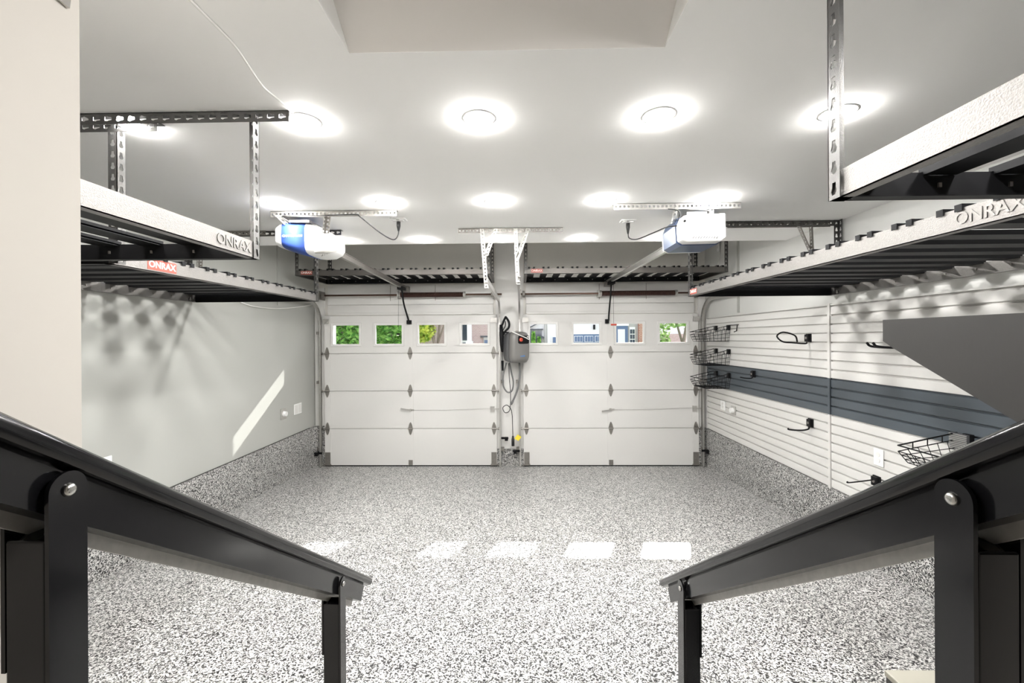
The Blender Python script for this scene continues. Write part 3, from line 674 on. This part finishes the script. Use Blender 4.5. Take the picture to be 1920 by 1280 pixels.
# ---------------------------------------------------------------- things on the slatwall
def clip(t, y, z, h=.075):
    part('clip', MB().box(SX-.012, SX+.001, y-.032, y+.032, z-h, z).box(SX-.03, SX-.012, y-.024, y+.024, z-h+.004, z-.006), 'black', t, bevel=.003)
    part('badge', MB().lathe([(.012, -.002), (.012, 0)], (SX-.030, y, z-h/2), 'x', 10), 'galv_dark', t)
def hook(label, y, z, pts, r=.006, cl_=True, closed_from=None):
    t = thing('wall_hook', label, 'hook', (SX, y, z-.1))
    if cl_: clip(t, y, z)
    part('prong', MB().tube(curve_pts(pts, 6), r, 8), 'black', t, smooth=True)
    return t
y, z = 3.89, 1.835
hook('black loop hook on the pale upper slats left of the joint strip', y, z, [(SX-.02, y, z-.08), (SX-.04, y+.0, z-.088), (SX-.14, y+.01, z-.08), (SX-.225, y+.02, z-.07), (SX-.27, y+.03, z-.02), (SX-.22, y+.02, z+.015), (SX-.12, y+.015, z-.015), (SX-.10, y+.01, z-.075)], .007)
y, z = 4.80, 1.435
hook('short black hook on the slate band near the baskets', y, z, [(SX-.02, y, z-.07), (SX-.03, y, z-.085), (SX-.09, y, z-.085), (SX-.15, y+.01, z-.075)])
y, z = 3.87, 1.075
hook('black hook on the lower pale slats left of the joint strip', y, z, [(SX-.02, y, z-.07), (SX-.03, y, z-.095), (SX-.10, y, z-.105), (SX-.19, y+.01, z-.10), (SX-.20, y+.01, z-.088)], .007)
y, z = 3.165, .79
hook('thin straight black hook low on the pale slats near the handrail', y, z, [(SX-.01, y, z-.025), (SX-.10, y, z-.038), (SX-.21, y, z-.05), (SX-.215, y, z-.04)], .005)
y, z = 2.93, 1.80
t2 = hook('black double prong hook beside the charcoal shelf bracket', y, z, [(SX-.02, y-.02, z-.06), (SX-.05, y-.02, z-.07), (SX-.20, y-.02, z-.06), (SX-.235, y-.02, z-.035)], .008)
part('prong', MB().tube(curve_pts([(SX-.02, y+.03, z-.06), (SX-.05, y+.03, z-.07), (SX-.20, y+.03, z-.06), (SX-.235, y+.03, z-.035)], 6), .008, 8), 'black', t2, smooth=True)
y, z = 5.12, 1.955
tz = thing('wall_hook', 'black upright slat hook right of the upper wire basket', 'hook', (SX, y, z-.09))
part('prong', MB().tube([(SX-.005, y, z), (SX-.02, y, z+.004), (SX-.03, y, z-.075), (SX-.06, y, z-.085)], .006, 6).bar((SX-.02, y, z), (SX-.02, y+.20, z), .004, .008), 'black', tz)
def basket(label, y0, y1, ztop, depth, h, mat_, nx=9, nd=6):
    """wire basket: back on the slats, rim rising to the wall"""
    t = thing('wire_basket', label, 'basket', (SX-depth/2, (y0+y1)/2, ztop-h), 'wire baskets on slatwall')
    xb, xf = SX-.015, SX-depth; tp = .03
    r = .0032
    zf = ztop-.075
    rim = MB().tube([(xb, y0, ztop), (xf, y0, zf), (xf, y1, zf), (xb, y1, ztop), (xb, y1, ztop)], r*1.4, 6)
    rim.tube([(xb, y0, ztop-.04), (xf, y0, zf-.035), (xf, y1, zf-.035), (xb, y1, ztop-.04)], r, 5)
    for q in (y0, y1): rim.tube([(xb, q, ztop), (xb, q, ztop-.04)], r, 5)
    for q in (.25, .5, .75):
        for yy in (y0, y1): rim.tube([(xb+(xf-xb)*q, yy, ztop-.075*q), (xb+(xf-xb)*q, yy, ztop-.038-.072*q)], r, 5)
    part('rim', rim, mat_, t)
    g = MB(); zb = ztop-h
    for i in range(nx+1):
        f = i/nx; yt = y0+(y1-y0)*f; ybm = y0+tp+(y1-y0-2*tp)*f
        g.tube([(xf, yt, zf-.035), (xf+tp, ybm, zb), (xb-.005, ybm, zb), (xb, yt, ztop-.04)], r*.8, 4)
    for i in range(nd+1):
        f = i/nd; x = xb+(xf-xb)*f; xx = xb-.005+(xf+tp-xb+.005)*f; ztt = ztop-.04-.07*f
        g.tube([(x, y0, ztt), (xx, y0+tp, zb), (xx, y1-tp, zb), (x, y1, ztt)], r*.8, 4)
    for f in (.35, .7):
        a = tp*f; zz = zf-.035+(zb-zf+.035)*f; zw = ztop-.04+(zb-ztop+.04)*f
        g.tube([(xb, y0+a, zw), (xf+a, y0+a, zz), (xf+a, y1-a, zz), (xb, y1-a, zw)], r*.8, 4)
    gg = part('wire_grid', g, mat_, t)
    for yy in (y0+.06, y1-.06): part('clip', MB().box(SX-.025, SX+.001, yy-.022, yy+.022, ztop-.06, ztop+.004), 'black', t, bevel=.002)
    return t
basket('upper black wire basket hung on slatwall beside the garage door', 5.30, 5.75, 1.955, .33, .20, 'black')
basket('middle black wire basket hung under another beside the garage door', 5.30, 5.75, 1.655, .33, .20, 'black')
basket('lowest shallow wire basket in front of the slate band', 5.30, 5.75, 1.36, .33, .19, 'black')
tb = basket('single black wire basket near the right handrail', 2.16, 2.58, 1.235, .36, .17, 'black', 8, 6)
part('ribbed_clip', MB().box(SX-.04, SX-.002, 2.50, 2.60, 1.135, 1.235), 'dgrey_plastic', tb)
rb = MB()
for k in range(9): rb.box(SX-.044, SX-.039, 2.50, 2.60, 1.142+.0105*k, 1.147+.0105*k)
part('clip_rib', rb, 'galv', tb)

# ---------------------------------------------------------------- outlets and cables
def plate(label, side, y0, y1, z0, z1, kind, cat='outlet'):
    X = SX-.002 if side > 0 else XL; d = -1 if side > 0 else 1
    t = thing('wall_plate', label, cat, (X, (y0+y1)/2, z0))
    part('cover_plate', MB().box(X, X+d*.008, y0, y1, z0, z1), 'plastic_white' if kind != 'grey' else 'galv', t, bevel=.003)
    ym, zm = (y0+y1)/2, (z0+z1)/2
    if kind == 'outlet' or kind == 'grey':
        for q in (-1, 1): part('socket', MB().lathe([(.017, 0), (.017, .003)], (X+d*.008, ym, zm+q*.021), 'x', 14) if d > 0 else MB().lathe([(.017, -.003), (.017, 0)], (X-.008, ym, zm+q*.021), 'x', 14), 'white', t)
        if kind == 'grey': part('plug_adapter', MB().lathe([(.030, -.035), (.034, -.02), (.034, 0)] if d < 0 else [(.034, 0), (.034, .02), (.03, .035)], (X+d*.008, ym, zm), 'x', 16), 'plastic_white', t)
    else:
        for q in (-1, 1): part('switch', MB().box(X+d*.008, X+d*.013, ym+q*.045-.034, ym+q*.045+.034, zm-.055, zm+.055), 'white', t, bevel=.002)
    return t
plate('white blank plate low on the slats beside the garage door', 1, 5.46, 5.58, .875, .995, 'outlet')
plate('outlet with round white plug right of the blank plate on slats', 1, 5.20, 5.31, .865, .965, 'grey')
plate('white duplex outlet on the slats near the right handrail', 1, 3.105, 3.187, .868, .992, 'outlet')
plate('white double switch plate on the grey left wall', -1, 5.50, 5.69, .825, .965, 'switch', 'light switch')
plate('outlet with plug on the left wall before the switch plate', -1, 5.19, 5.32, .82, .955, 'grey')
plate('white outlet on the left wall just above the handrail', -1, 2.93, 3.02, .86, .985, 'outlet')
plate('small white outlet high on right wall below the ceiling edge', 1, 5.60, 5.66, 2.93, 3.08, 'outlet')
single('white_cable', MB().tube(curve_pts([(XR-.008, 5.63, 2.93), (XR-.01, 5.63, 2.85), (XR-.008, 5.70, 2.72)]), .004, 6), 'cable_white', 'thin white cord hanging from the high outlet on right wall', 'cable', smooth=True)
single('white_cable', MB().tube(curve_pts([(-.908, 1.05, CZ-.006), (-.908, 1.163, CZ-.006), (-.907, 1.232, CZ-.006), (-.905, 1.326, CZ-.008), (-.913, 1.384, CZ-.006), (-.94, 1.512, CZ-.006), (-.951, 1.587, CZ-.006), (-.941, 1.667, CZ-.006), (-.935, 1.752, CZ-.006)]), .004, 6), 'cable_white', 'thin white cable running across the ceiling at upper left', 'cable', smooth=True)
single('white_cable', MB().tube(curve_pts([(XL+.012, 4.35, 2.23), (XL+.012, 4.452, 2.204), (XL+.012, 4.688, 2.178), (XL+.012, 5.105, 2.186), (XL+.012, 5.604, 2.242), (XL+.012, 5.967, 2.30)]), .006, 6), 'cable_white', 'white cable sagging along the grey wall under the left rack', 'cable', smooth=True)

# ---------------------------------------------------------------- stair handrails
def handrail(s, xi, y_near, y_far, top, label, y_tip):
    """s: -1 left / +1 right; xi: inner face of the posts; top(y): height of the cap"""
    t = thing('stair_handrail', label, 'handrail', (xi, y_far[0], fz(y_far[0])))
    sl = -.718; d = Vector((0, 1, sl)).normalized(); nn = Vector((0, -d.z, d.y)); L = Vector((s, 0, 0))
    xc = xi+s*.026; ya = -.35
    def sweep(prof, y0, y1):
        a = Vector((xc, y0, top(y0))); c = Vector((xc, y1, top(y1)))
        r0 = [a+L*p[0]+nn*p[1] for p in prof]; r1 = [c+L*p[0]+nn*p[1] for p in prof]
        if s < 0: r0, r1 = r0[::-1], r1[::-1]
        return MB().loft([r0, r1])
    cap = [(-.034, -.018), (-.031, -.008), (-.024, -.003), (-.012, 0), (.012, 0), (.024, -.003), (.031, -.008), (.034, -.018), (.030, -.026), (.020, -.029), (-.020, -.029), (-.030, -.026)]
    c_ = part('cap_rail', sweep(cap[::-1], ya, y_tip), 'gloss', t); bev(c_, .002, 2)
    web = [(-.015, -.029), (.015, -.029), (.015, -.034), (.018, -.034), (.018, -.078), (-.018, -.078), (-.018, -.034), (-.015, -.034)]
    part('lower_channel', sweep(web[::-1], ya, y_tip-.03), 'gloss', t)
    part('bottom_lip', sweep([(.012, -.078), (.016, -.078), (.016, -.094), (.012, -.094)][::-1], ya, y_tip-.03), 'lip', t)
    for (y0, y1) in (y_near, y_far):
        ym = (y0+y1)/2; zb_ = top(ym)-.062; w = (y1-y0)/2
        base = .37 if y0 < 1.16 and y0 > .89 else (.67 if y0 < .62 else fz(y0))
        p = part('post', MB().box(xi, xi+s*.048, y0, y1, base, zb_-.050), 'gloss', t, bevel=.004)
        pl = [(y0, base+.02), (y1, base+.02), (y1, zb_)]+[(ym+w*math.cos(a), zb_+w*math.sin(a)) for a in [math.pi*k/12 for k in range(1, 12)]]+[(y0, zb_)]
        q = part('bracket_plate', MB().prism(pl, 'x', xi-s*.004, xi+s*.001), 'gloss', p)
        part('back_plate', MB().prism([(yy, max(zz, zb_-.2)) for yy, zz in pl], 'x', xi+s*.047, xi+s*.052), 'gloss', p)
        part('bolt', MB().lathe([(.003, -.005), (.006, -.004), (.0085, 0)] if s > 0 else [(.0085, 0), (.006, .004), (.003, .005)], (xi-s*.004, ym, zb_), 'x', 14), 'chrome', p, smooth=True)
        part('base_plate', MB().box(xi-s*.02, xi+s*.07, y0-.02, y1+.02, base, base+.008), 'gloss', p)
    return t
handrail(-1, -.535, (.470, .513), (1.242, 1.280), lambda y: 1.728-.718*(y-.449), 'glossy black metal handrail on the left side of the stairs', 1.512)
handrail(1, .505, (.482, .527), (1.330, 1.378), lambda y: 1.722-.708*(y-.449), 'glossy black metal handrail on the right side of the stairs', 1.555)

# charcoal bracketed shelf and cabinet at the right
tS = thing('wall_shelf', 'charcoal metal shelf with tapered side plate above right handrail', 'shelf', (1.0, .3, 1.3))
gp = [(-.2, 1.836), (.86, 1.836), (.86, 1.80), (.838, 1.787), (-.2, 1.267)]
part('side_plate', MB().prism(gp, 'x', .72, .724), 'gusset', tS); part('side_plate', MB().prism(gp, 'x', 1.276, 1.28), 'gusset', tS)
part('shelf_board', MB().box(.72, 1.28, -.2, .86, 1.836, 1.842), 'gusset', tS)
tK = thing('storage_cabinet', 'low grey metal cabinet at the lower right beside the stairs', 'cabinet', (1.15, .75, fz(1.0)))
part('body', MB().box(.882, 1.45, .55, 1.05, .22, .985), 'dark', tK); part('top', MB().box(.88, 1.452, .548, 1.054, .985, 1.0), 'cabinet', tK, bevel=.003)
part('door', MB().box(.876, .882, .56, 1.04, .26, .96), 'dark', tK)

tF2 = thing('wall_fixture', 'small dark glossy fixture on the beige wall at top left', 'wall fixture', (-.655, .59, 2.29))
part('plate', MB().prism([(.570, 2.33), (.582, 2.300), (.612, 2.296), (.616, 2.33), (.616, 2.45), (.570, 2.45)], 'x', -.66, -.655), 'chrome', tF2)
part('glass_face', MB().prism([(.576, 2.335), (.586, 2.308), (.606, 2.305), (.609, 2.335), (.609, 2.44), (.576, 2.44)], 'x', -.655, -.650), 'darkpane', tF2)

# ---------------------------------------------------------------- outside, seen through the door windows
struct('ground_driveway', MB().box(-14, 16, 6.32, 40, -.25, -.05), 'conc')
struct('ground_lawn', MB().box(-14, -3.4, 7.2, 19, -.1, .02).box(3.6, 16, 7.2, 19, -.1, .02), 'lawn')
def leaves(b, c, r, n, size, rnd):
    for _ in range(n):
        while True:
            p = Vector((rnd.uniform(-1, 1), rnd.uniform(-1, 1), rnd.uniform(-1, 1)))
            if .25 < p.length < 1: break
        p = Vector((p.x*r[0], p.y*r[1], p.z*r[2]))+Vector(c)
        u = Vector((rnd.uniform(-1, 1), rnd.uniform(-1, 1), rnd.uniform(-.6, .6))).normalized(); v = u.orthogonal().normalized()
        v = Matrix.Rotation(rnd.uniform(0, 6.28), 3, u) @ v; s = size*rnd.uniform(.6, 1.3)
        b.add([p-u*s, p-v*s*.45, p+u*s, p+v*s*.45], [(0, 1, 2, 3)])
def tree(name, label, x, y, trunk, blobs, m, n, size, seed):
    rnd = random.Random(seed); t = thing(name, label, 'tree', (x, y, 0), 'trees outside the garage')
    tb_ = MB()
    for pts, rr in trunk: tb_.tube([(x+p[0], y+p[1], p[2]) for p in pts], rr, 7)
    part('trunk', tb_, 'bark', t, smooth=True)
    b = MB()
    for (dx, dy, z, rx, ry, rz) in blobs: leaves(b, (x+dx, y+dy, z), (rx, ry, rz), n, size, rnd)
    part('foliage', b, m, t)
tree('leafy_tree', 'dense green tree filling the far left door window', -6.35, 15, [([(0,0,0), (.1,0,1.2), (0,0,2.6)], [.12, .1, .05])], [(0, 0, 2.1, 1.02, .9, 1.7), (-.9, .3, 1.7, 1.1, .8, 1.4)], 'leaf', 1500, .16, 1)
tree('leafy_tree', 'green tree in the second door window', -4.5, 15.6, [([(0,0,0), (.05,0,1.4), (-.4,-.6,2.8)], [.1, .06, .03]), ([(.05,0,1.3), (.4,-.5,2.6)], [.05, .025])], [(.0, .1, 2.0, .80, .75, 1.5)], 'leaf', 1700, .14, 2)
tree('leafy_tree', 'yellow green tree with forked trunk in the third door window', -2.84, 14.2, [([(.05,0,0), (.02,0,1.5), (-.35,0,3.2)], [.07, .05, .03]), ([(.05,0,1.2), (.25,.05,3.2)], [.045, .03]), ([(.03,0,1.45), (.55,-.1,2.9)], [.035, .02]), ([(0,0,1.5), (-.1,0,3)], [.03, .02])], [(-.42, 0, 2.12, .42, .4, .42), (.1, .1, 2.75, .8, .5, .5)], 'leaf_y', 500, .13, 3)
tree('leafy_tree', 'loose pale green tree in the far right door window', 6.6, 17.5, [([(0,0,0), (.05,0,1.6), (.35,0,3.2)], [.08, .06, .03]), ([(.04,0,1.5), (-.4,0,3.0)], [.05, .03]), ([(.15,0,2.1), (.75,0,2.8)], [.03, .02])], [(.2, 0, 2.75, 1.1, .7, .6), (-.9, .2, 2.0, .45, .5, 1.1)], 'leaf_p', 420, .13, 4)
hg = thing('hedge', 'tall dense green hedge behind the trees at the far left', 'hedge', (-7.9, 17.6, 0))
b = MB(); leaves(b, (-7.9, 17.6, 1.6), (3.2, .75, 2.0), 5200, .16, random.Random(9)); part('foliage', b, 'leaf', hg)
part('inner_branches', MB().box(-10.8, -5.2, 17.5, 17.8, 0, 2.9), 'leaf', hg)
# house across the street: porch and brick wing
H1 = thing('house', 'pinkish brick house with white porch column across the street', 'house', (-1.8, 19, 0))
part('wall', MB().box(-4.6, -.35, 19.0, 19.4, -.05, 4.6), 'brickpink', H1)
part('porch_column', MB().box(-2.22, -2.04, 17.9, 18.1, -.05, 3.2).box(-2.27, -1.99, 17.85, 18.15, 1.55, 1.70), 'housewhite', H1)
part('porch_beam', MB().box(-4.2, -1.9, 17.85, 18.15, 2.9, 3.2), 'housewhite', H1)
w_ = part('window', MB().box(-2.90, -2.2, 18.92, 19.0, .7, 2.7), 'housewhite', H1)
for k in range(2):
    for q in range(2): part('pane', MB().box(-2.86+.32*k, -2.56+.32*k, 18.9, 18.925, .76+.97*q, 1.64+.97*q), 'darkpane', w_)
w_ = part('window', MB().box(-1.62, -.7, 18.92, 19.0, .75, 1.86), 'housegrey', H1)
for k in range(3): part('pane', MB().box(-1.57+.29*k, -1.33+.29*k, 18.9, 18.925, .8, 1.74), 'houseblue', w_)
part('window_head', MB().box(-1.75, -.6, 18.9, 19.02, 1.86, 1.93), 'roof', w_)
part('roof', MB().prism([(17.6, 4.5), (22.5, 4.5), (20, 6.6)], 'x', -4.9, -.3), 'roof', H1)
# neighbour house with two-car door and front entry
H2 = thing('house', 'pale lilac house with blue garage door across the street', 'house', (3.0, 20, 0))
part('wall', MB().box(-.2, 4.2, 20.0, 20.4, -.05, 4.6), 'siding', H2)
g_ = part('garage_door', MB().box(1.95, 4.0, 19.95, 20.0, -.05, 1.98), 'houseblue', H2)
for k in range(4):
    f = part('window', MB().box(2.05+.48*k, 2.45+.48*k, 19.92, 19.95, 1.62, 1.9), 'housewhite', g_)
    for a in range(3): part('pane', MB().box(2.07+.48*k+.127*a, 2.18+.48*k+.127*a, 19.905, 19.925, 1.64, 1.88), 'houseblue', f)
part('garage_trim', MB().box(1.85, 4.1, 19.93, 20.0, 1.98, 2.08), 'housewhite', H2)
part('wall_lamp', MB().box(3.42, 3.5, 19.85, 20.0, 2.2, 2.42), 'black', H2)
part('corner_board', MB().box(1.28, 1.40, 19.9, 20.0, -.05, 4.6), 'housewhite', H2)
w_ = part('window', MB().box(1.54, 1.68, 19.93, 20.0, .9, 1.85), 'houseblue', H2)
part('downspout', MB().box(1.14, 1.26, 19.85, 20.0, -.05, 4.6), 'housegrey', H2)
part('gable_trim', MB().bar((.40, 19.85, 2.28), (.85, 19.85, 2.5), .1, .05), 'roof', H2); part('gable_trim', MB().bar((.46, 19.9, 2.22), (1.08, 19.9, 2.22), .1, .05), 'roof', H2)
part('entry_panel', MB().box(.48, 1.02, 19.93, 20.0, 1.35, 2.2), 'darkpane', H2)
part('canopy', MB().prism([(.75, 1.80), (1.12, 1.80), (1.12, 1.86), (.98, 1.93), (.75, 1.84)], 'y', 19.5, 20.0), 'roof', H2)
for k, xx in enumerate((.61, .86)):
    rnd = random.Random(20+k); sh = thing('conifer_shrub', ('taller' if k == 0 else 'shorter')+' dark green conifer by the house entry across the street', 'shrub', (xx, 19.2, 0))
    b = MB(); hh = 2.05-.25*k
    for j in range(700):
        z_ = rnd.uniform(.1, hh); r_ = (.06)*(1-(z_/hh)**3)+.02; a = rnd.uniform(0, 6.28); p = Vector((xx+r_*math.cos(a), 19.2+r_*math.sin(a), z_))
        b.add([p, p+Vector((.04*math.cos(a)-.02, .04*math.sin(a), .05)), p+Vector((.05*math.cos(a), .05*math.sin(a), .11)), p+Vector((.04*math.cos(a)+.02, .04*math.sin(a), .05))], [(0, 1, 2, 3)])
    part('foliage', b, 'leaf', sh)
part('roof', MB().prism([(18.8, 4.5), (23.5, 4.5), (21.2, 6.8)], 'x', -.2, 4.2), 'roof', H2)
H3 = thing('house', 'grey and red brick house entry with slate blue door across the street', 'house', (5.3, 20, 0))
part('wall', MB().box(4.2, 5.95, 20.0, 20.4, -.05, 4.6), 'housegrey', H3)
d_ = part('front_door', MB().box(4.42, 5.02, 19.93, 20.0, -.05, 2.36), 'houseblue', H3)
part('door_pane', MB().box(4.55, 4.88, 19.91, 19.935, 1.2, 2.2), 'siding', d_); part('door_head', MB().box(4.38, 5.06, 19.9, 20.0, 2.36, 2.46), 'housewhite', d_)
w_ = part('window', MB().box(5.10, 5.36, 19.93, 20.0, .5, 2.3), 'housewhite', H3)
for k in range(2):
    for q in range(7): part('pane', MB().box(5.12+.115*k, 5.215+.115*k, 19.91, 19.935, .55+.24*q, .75+.24*q), 'darkpane', w_)
part('brick_pier', MB().box(5.50, 6.1, 19.8, 20.4, -.05, 4.6), 'brickred', H3)
part('roof', MB().prism([(18.8, 4.5), (23.5, 4.5), (21.2, 6.8)], 'x', 4.2, 6.3), 'roof', H3)
H4 = thing('house', 'pale house behind the tree in the far right door window', 'house', (9.5, 24, 0))
part('wall', MB().box(7.0, 13.0, 24.0, 24.4, -.05, 4.6), 'siding', H4)
w_ = part('window', MB().box(9.9, 10.7, 23.93, 24.0, 1.9, 3.2), 'housewhite', H4)
for k in range(2): part('pane', MB().box(9.95+.38*k, 10.28+.38*k, 23.9, 23.935, 1.95, 3.15), 'darkpane', w_)
part('brick_base', MB().box(6.9, 9.4, 23.8, 24.0, -.05, 2.0), 'brickpink', H4)
part('roof', MB().prism([(23, 4.5), (28, 4.5), (25.5, 6.8)], 'x', 6.8, 13.2), 'roof', H4)
